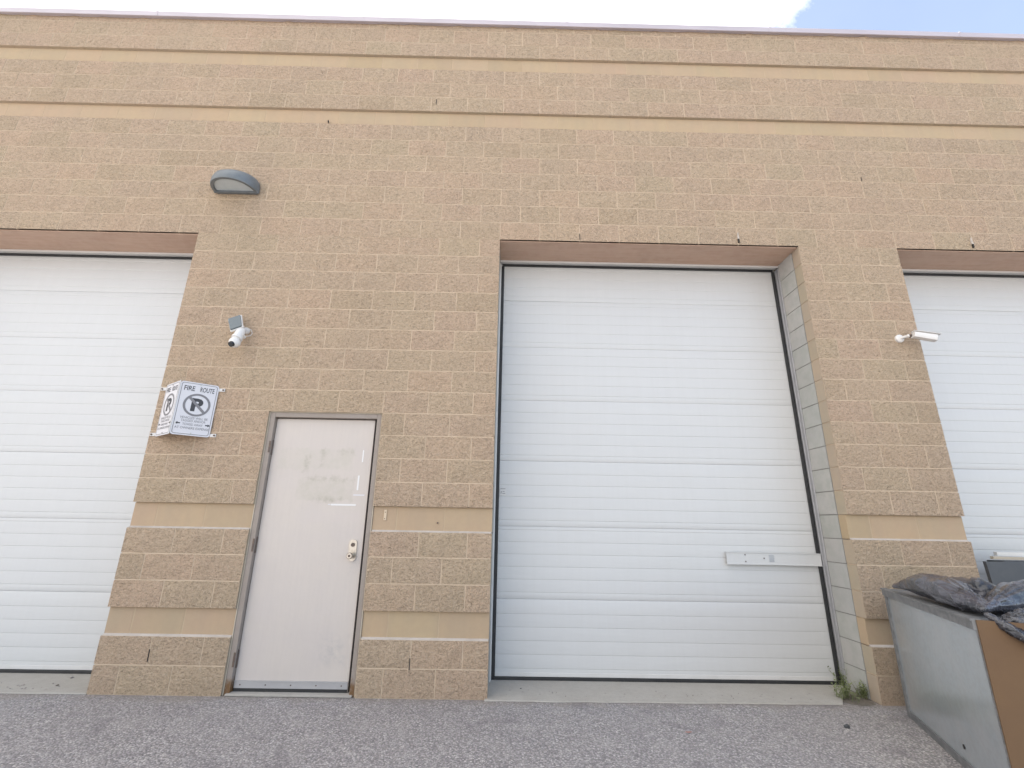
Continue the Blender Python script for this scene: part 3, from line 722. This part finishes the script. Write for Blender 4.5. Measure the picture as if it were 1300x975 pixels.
# ------------------------------------------------------------------ bullet camera right
bc = thing('security_camera', (3.80, 0, 3.02), 'white bullet security camera at the right pier edge pointing at the right overhead door', 'security camera')
m = MB(); m.cyl((3.800, -.022, 3.012), (3.800, -.040, 3.012), .040, .038, n=22); m.cyl((3.80, -.040, 3.012), (3.80, -.050, 3.012), .038, .024, n=22)
m.build('mount_base', M['plastic'], bc, sharp=40)
m = MB(); m.cyl((3.800, -.045, 3.012), (3.83, -.095, 3.013), .013, n=12); m.sphere((3.83, -.097, 3.013), .017); m.build('arm', M['plastic'], bc, sharp=40)
m = MB(); m.cyl((3.83, -.097, 3.013), (3.847, -.118, 3.012), .012, n=12); m.cyl((3.838, -.100, 3.030), (3.838, -.100, 2.995), .006, n=8); m.build('joint', M['hinge'], bc)
a = Vector((3.845, -.13, 3.012)); b = Vector((4.015, -.165, 2.965)); d = (b-a).normalized(); sd = d.cross(Vector((0, 0, 1))).normalized(); uu = sd.cross(d)
m = MB()
def rbox(mb, a, b, w0, h0, w1, h1, lift=0):
    pr_ = []
    for p, w, h in ((a, w0, h0), (b, w1, h1)):
        for t in range(12):
            th = 2*math.pi*t/12+math.pi/12; cx, cz = math.cos(th), math.sin(th)
            k = 1/max(abs(cx)**4+abs(cz)**4, 1e-9)**.25
            pr_.append(p+sd*cx*k*w+uu*(cz*k*h+lift))
    mb.add(pr_, [(i, (i+1) % 12, 12+(i+1) % 12, 12+i) for i in range(12)]+[tuple(range(12))[::-1], tuple(range(12, 24))])
rbox(m, a, b, .030, .028, .034, .032); m.build('body', M['plastic'], bc, sharp=40)
m = MB(); rbox(m, a-d*.004+uu*.034, b+d*.022+uu*.038, .034, .004, .038, .004); m.build('sunshade', M['plastic'], bc, sharp=40)
m = MB(); rbox(m, b, b+d*.004, .028, .027, .028, .027); m.build('camera_lens', M['glass'], bc)

# ------------------------------------------------------------------ fire route sign (V shaped, two faces)
SGN = thing('fire_route_sign', (-2.70, 0, 1.95), 'white V-shaped fire route no parking sign on the pier beside the left overhead door', 'sign')
RX, RY, SW, SH, SZ = -2.705, -.205, .315, .465, 1.948
def text_mesh(txt, width, height, cx, cz, bold=.0):
    cu = bpy.data.curves.new('t', 'FONT'); cu.body = txt; cu.align_x = 'CENTER'; cu.size = 1; cu.offset = bold; cu.resolution_u = 3; cu.extrude = .0
    o = bpy.data.objects.new('t', cu); C.objects.link(o)
    me = bpy.data.meshes.new_from_object(o.evaluated_get(bpy.context.evaluated_depsgraph_get())) if False else None
    dg = bpy.context.evaluated_depsgraph_get(); me = bpy.data.meshes.new_from_object(o.evaluated_get(dg))
    xs_ = [v.co.x for v in me.vertices]; ys_ = [v.co.y for v in me.vertices]
    x0, x1, y0, y1 = min(xs_), max(xs_), min(ys_), max(ys_)
    vs = [((v.co.x-(x0+x1)/2)/(x1-x0)*width+cx, (v.co.y-(y0+y1)/2)/(y1-y0)*height+cz) for v in me.vertices]
    fs = [tuple(p.vertices) for p in me.polygons]
    bpy.data.objects.remove(o); bpy.data.curves.remove(cu); bpy.data.meshes.remove(me)
    return vs, fs
def face(wallx, mirror):
    A = Vector((RX, RY, SZ)); B = Vector((wallx, -.035, SZ)); ux = (B-A).normalized() if not mirror else (A-B).normalized()
    org = A if not mirror else B; w = (B-A).length
    nrm = ux.cross(Vector((0, 0, 1)))          # outward (towards the viewer)
    if nrm.y > 0: nrm = -nrm
    def P3(x, z, h): return org+ux*x+Vector((0, 0, z))+nrm*h
    def rr(x0, z0, x1, z1, r, k=6):
        out = []
        for cx, cz, a0 in ((x1-r, z1-r, 0), (x0+r, z1-r, 90), (x0+r, z0+r, 180), (x1-r, z0+r, 270)):
            for i in range(k+1): t = R(a0+90*i/k); out.append((cx+r*math.cos(t), cz+r*math.sin(t)))
        return out
    m = MB(); o = rr(.004, 0, w-.004, SH, .022); k = len(o)
    m.add([P3(x, z, 0) for x, z in o]+[P3(x, z, -.002) for x, z in o], [tuple(range(k)), tuple(range(2*k-1, k-1, -1))]+[(i, (i+1) % k, (i+1) % k+k, i+k) for i in range(k)])
    fc = m.build('sign_face', M['sign'], SGN)
    m = MB(); a = rr(.014, .010, w-.014, SH-.010, .018); b = rr(.0185, .0145, w-.0185, SH-.0145, .015)
    m.add([P3(x, z, .0008) for x, z in a+b], [(i, (i+1) % k, (i+1) % k+k, i+k) for i in range(k)]); m.build('border', M['greyink'], fc)
    cx = w/2+.004
    def put(name, mt, vs, fs, h=.0010):
        m = MB(); m.add([P3(x, z, h) for x, z in vs], fs); m.build(name, mt, fc)
    put('lettering', M['ink'], *text_mesh('FIRE', .078, .042, cx-.075, SH-.057, .012))
    put('lettering', M['ink'], *text_mesh('ROUTE', .105, .042, cx+.055, SH-.057, .012))
    put('lettering', M['ink'], *text_mesh('P', .085, .115, cx+.002, .268, .05))
    for txt, wd, z in (('VEHICLES WILL BE', .200, .152), ('TAGGED AND/OR', .178, .126), ('TOWED AWAY', .145, .095), ('AT OWNERS EXPENSE', .245, .064)):
        put('lettering', M['greyink'], *text_mesh(txt, wd, .020, cx, z, .006))
    for sx in (-1, 1):
        t = [(cx+sx*(x), .100+z) for x, z in ((.128, 0), (.108, .012), (.108, .005), (.090, .005), (.090, -.005), (.108, -.005), (.108, -.012))]
        put('arrow', M['ink'], t, [tuple(range(7))])
    n = 40; rc = [(cx+r*math.cos(2*math.pi*i/n)*1.0, .268+r*math.sin(2*math.pi*i/n)) for r in (.100, .083) for i in range(n)]
    put('prohibition_ring', M['greyink'], rc, [(i, (i+1) % n, (i+1) % n+n, i+n) for i in range(n)], .0016)
    s = .0105; q = .7071
    sl = [(cx-.087*q*1.0-s*q, .268+.087*q-s*q), (cx-.087*q+s*q, .268+.087*q+s*q), (cx+.087*q+s*q, .268-.087*q+s*q), (cx+.087*q-s*q, .268-.087*q-s*q)]
    put('prohibition_slash', M['greyink'], sl, [(0, 1, 2, 3)], .0022)
    for x, z in ((cx, SH-.022), (cx, .020), (w-.03 if mirror else .025, .10), ):
        m = MB(); p = P3(x, z, .001); m.cyl(p, p+nrm*.003, .0055, n=10); m.build('bolt', M['chrome'], fc)
    # fixing tabs
    sg = -1 if mirror else 1
    for z in (SH-.035, .020):
        m = MB(); y = -.033; x0, x1 = sorted((wallx-.006*sg, wallx+.048*sg)); m.box((x0, y, SZ+z-.014), (x1, y+.004, SZ+z+.014), c=.001); m.build('fixing_tab', M['trim'], SGN)
        m = MB(); x = wallx+.034*sg; m.cyl((x, y, SZ+z), (x, y-.006, SZ+z), .008, n=8); m.build('bolt', M['hinge'], SGN)
face(-2.468, False); face(-2.942, True)
m = MB(); m.box((RX-.003, RY-.003, SZ), (RX+.003, RY+.003, SZ+SH+.002)); m.build('ridge', M['trim'], SGN)

# ------------------------------------------------------------------ metal box with tan front, right foreground
A0 = Vector((3.035, -.22, 0)); E0 = Vector((2.53, -1.46, 0)); H = .85
dv = (E0-A0).normalized(); L = (E0-A0).length; pv = Vector((-dv.y, dv.x, 0)); 
if pv.x < 0: pv = -pv
WD = .85
mbx = thing('metal_box', A0, 'galvanised metal box with tan front board standing against the right pier', 'metal box')
def Q(s, t, z): return A0+dv*s+pv*t+Vector((0, 0, z))
def slab(s0, s1, t0, t1, z0, z1, mb, mi=0):
    vs = [Q(s, t, z) for s in (s0, s1) for t in (t0, t1) for z in (z0, z1)]
    mb.add(vs, [(0,1,3,2), (4,6,7,5), (0,4,5,1), (2,3,7,6), (0,2,6,4), (1,5,7,3)], mi)
m = MB(); slab(.03, L-.004, .008, .014, .04, H-.045, m); m.build('side_panel', M['galv'], mbx)
m = MB(); slab(0, .036, -.004, .020, 0, H-.002, m); m.build('corner_post', M['galvedge'], mbx)
m = MB(); slab(0, L, -.002, .018, .0, .045, m); m.build('bottom_rail', M['galvedge'], mbx)
m = MB(); slab(-.006, L+.006, -.012, .022, H-.052, H, m); slab(-.006, L+.006, -.020, -.012, H-.010, H, m); m.build('top_rail', M['galvedge'], mbx)
m = MB(); slab(L-.003, L+.014, .004, WD, .0, H-.004, m); m.build('front_board', M['tan'], mbx)
m = MB(); slab(L-.003, L+.003, -.002, .006, .0, H-.05, m); m.build('corner_edge', M['galvedge'], mbx)
m = MB(); slab(0, .01, .02, WD, .0, H-.004, m); slab(.01, L-.005, WD-.012, WD, 0, H-.004, m); slab(.01, L-.005, .02, WD-.013, H-.03, H-.008, m); m.build('body', M['galvedge'], mbx)
m = MB(); p = Q(.84, .0065, .115); m.cyl(p, p-pv*.002, .012, n=14); m.build('drain_hole', M['dark'], mbx)

# ------------------------------------------------------------------ plastic bags on top
def bag(name, spines, neck, label, seed, amp=.016, mt='bag'):
    mb = MB()
    for pts in spines:
        for (p, r), (q, s) in zip(pts, pts[1:]):
            p, q = Vector(p), Vector(q); k = 7
            for i in range(k+1):
                c = p.lerp(q, i/k); rr_ = r+(s-r)*i/k
                mb.sphere(c, rr_, 1, 1, .78, sub=2)
    me = mb.mesh(name, M[mt]); o = bpy.data.objects.new(name, me); C.objects.link(o)
    md = o.modifiers.new('r', 'REMESH'); md.mode = 'VOXEL'; md.voxel_size = .008
    sm = o.modifiers.new('s', 'SMOOTH'); sm.factor = .5; sm.iterations = 12
    dg = bpy.context.evaluated_depsgraph_get(); m2 = bpy.data.meshes.new_from_object(o.evaluated_get(dg))
    o.modifiers.clear(); o.data = m2; N = Vector(neck); off = Vector((seed, seed*2.1, 0))
    nrm_ = [v.normal.copy() for v in m2.vertices]
    at = m2.attributes.new('crease', 'FLOAT', 'POINT')
    for v, nn in zip(m2.vertices, nrm_):
        d = v.co-N; r = d.length; u = d/max(r, 1e-5)
        a = noise.noise(u*4.5+off+Vector((0, 0, r*.5))); b = noise.noise(u*10+off*2+Vector((r*1.2, 0, 0))); c = noise.noise(v.co*5+off)
        f = max(0, 1-abs(a)*4)**1.5*.75+max(0, 1-abs(b)*4)**1.5*.42+c*.9-.1
        v.co += nn*f*amp*min(1, r/.10)
        at.data[v.index].value = max(0, 1-abs(b)*6)*.6+max(0, 1-abs(a)*8)*.8
    if not m2.materials: m2.materials.append(M[mt])
    for p in m2.polygons: p.use_smooth = True
    tag(o, label, 'plastic bag', None); return o
NECK = (2.67, -1.38, .885)
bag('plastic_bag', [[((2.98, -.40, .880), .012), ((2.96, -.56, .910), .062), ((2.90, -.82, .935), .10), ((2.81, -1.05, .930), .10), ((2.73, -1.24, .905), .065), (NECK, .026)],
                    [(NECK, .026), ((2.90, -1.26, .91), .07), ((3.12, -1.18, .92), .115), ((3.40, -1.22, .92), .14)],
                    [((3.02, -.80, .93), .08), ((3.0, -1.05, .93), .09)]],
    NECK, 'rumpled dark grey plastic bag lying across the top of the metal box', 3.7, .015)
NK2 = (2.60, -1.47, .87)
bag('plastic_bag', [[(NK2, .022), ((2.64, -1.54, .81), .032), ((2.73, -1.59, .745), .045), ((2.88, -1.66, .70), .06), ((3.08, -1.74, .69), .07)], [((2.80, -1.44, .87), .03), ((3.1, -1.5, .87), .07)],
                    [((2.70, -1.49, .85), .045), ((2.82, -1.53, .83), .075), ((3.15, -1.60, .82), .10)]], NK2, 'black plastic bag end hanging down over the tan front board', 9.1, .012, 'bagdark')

# ------------------------------------------------------------------ charcoal board and pale strips behind the box
cb = MB(); T = .03
cb.quadbox([(4.04, -.10, 0), (4.95, -.16, 0), (4.95, -.10, 1.045), (4.04, -.04, 1.045)], T)
tag(cb.build('board', M['charcoal']), 'dark charcoal board standing upright behind the metal box before the right overhead door', 'board')
for i, (x0, y0, z0, x1, y1, z1, w, lab) in enumerate(((4.20, .02, 1.060, 5.0, -.02, 1.050, .022, 'pale metal strip lying along the top edge of the charcoal board'),
                                     (4.30, .08, 1.085, 5.0, .05, 1.080, .030, 'wider pale metal strip just behind the charcoal board'))):
    m = MB(); a, b = Vector((x0, y0, z0)), Vector((x1, y1, z1))
    m.add([a, b, b+Vector((0, 0, w)), a+Vector((0, 0, w)), a+Vector((0, .03, 0)), b+Vector((0, .03, 0)), b+Vector((0, .03, w)), a+Vector((0, .03, w))],
          [(0, 1, 2, 3), (7, 6, 5, 4), (0, 4, 5, 1), (3, 2, 6, 7), (0, 3, 7, 4), (1, 5, 6, 2)])
    tag(m.build('metal_strip', M['cream'] if i == 0 else M['trim']), lab, 'metal strip', 'pale strips behind the box')
st_ = MB()
st_.box((4.25, -.005, 0), (5.0, .14, 1.048), c=.006)
tag(st_.build('carton', M['charcoal']), 'tall dark carton behind the charcoal board carrying the pale strips', 'carton')
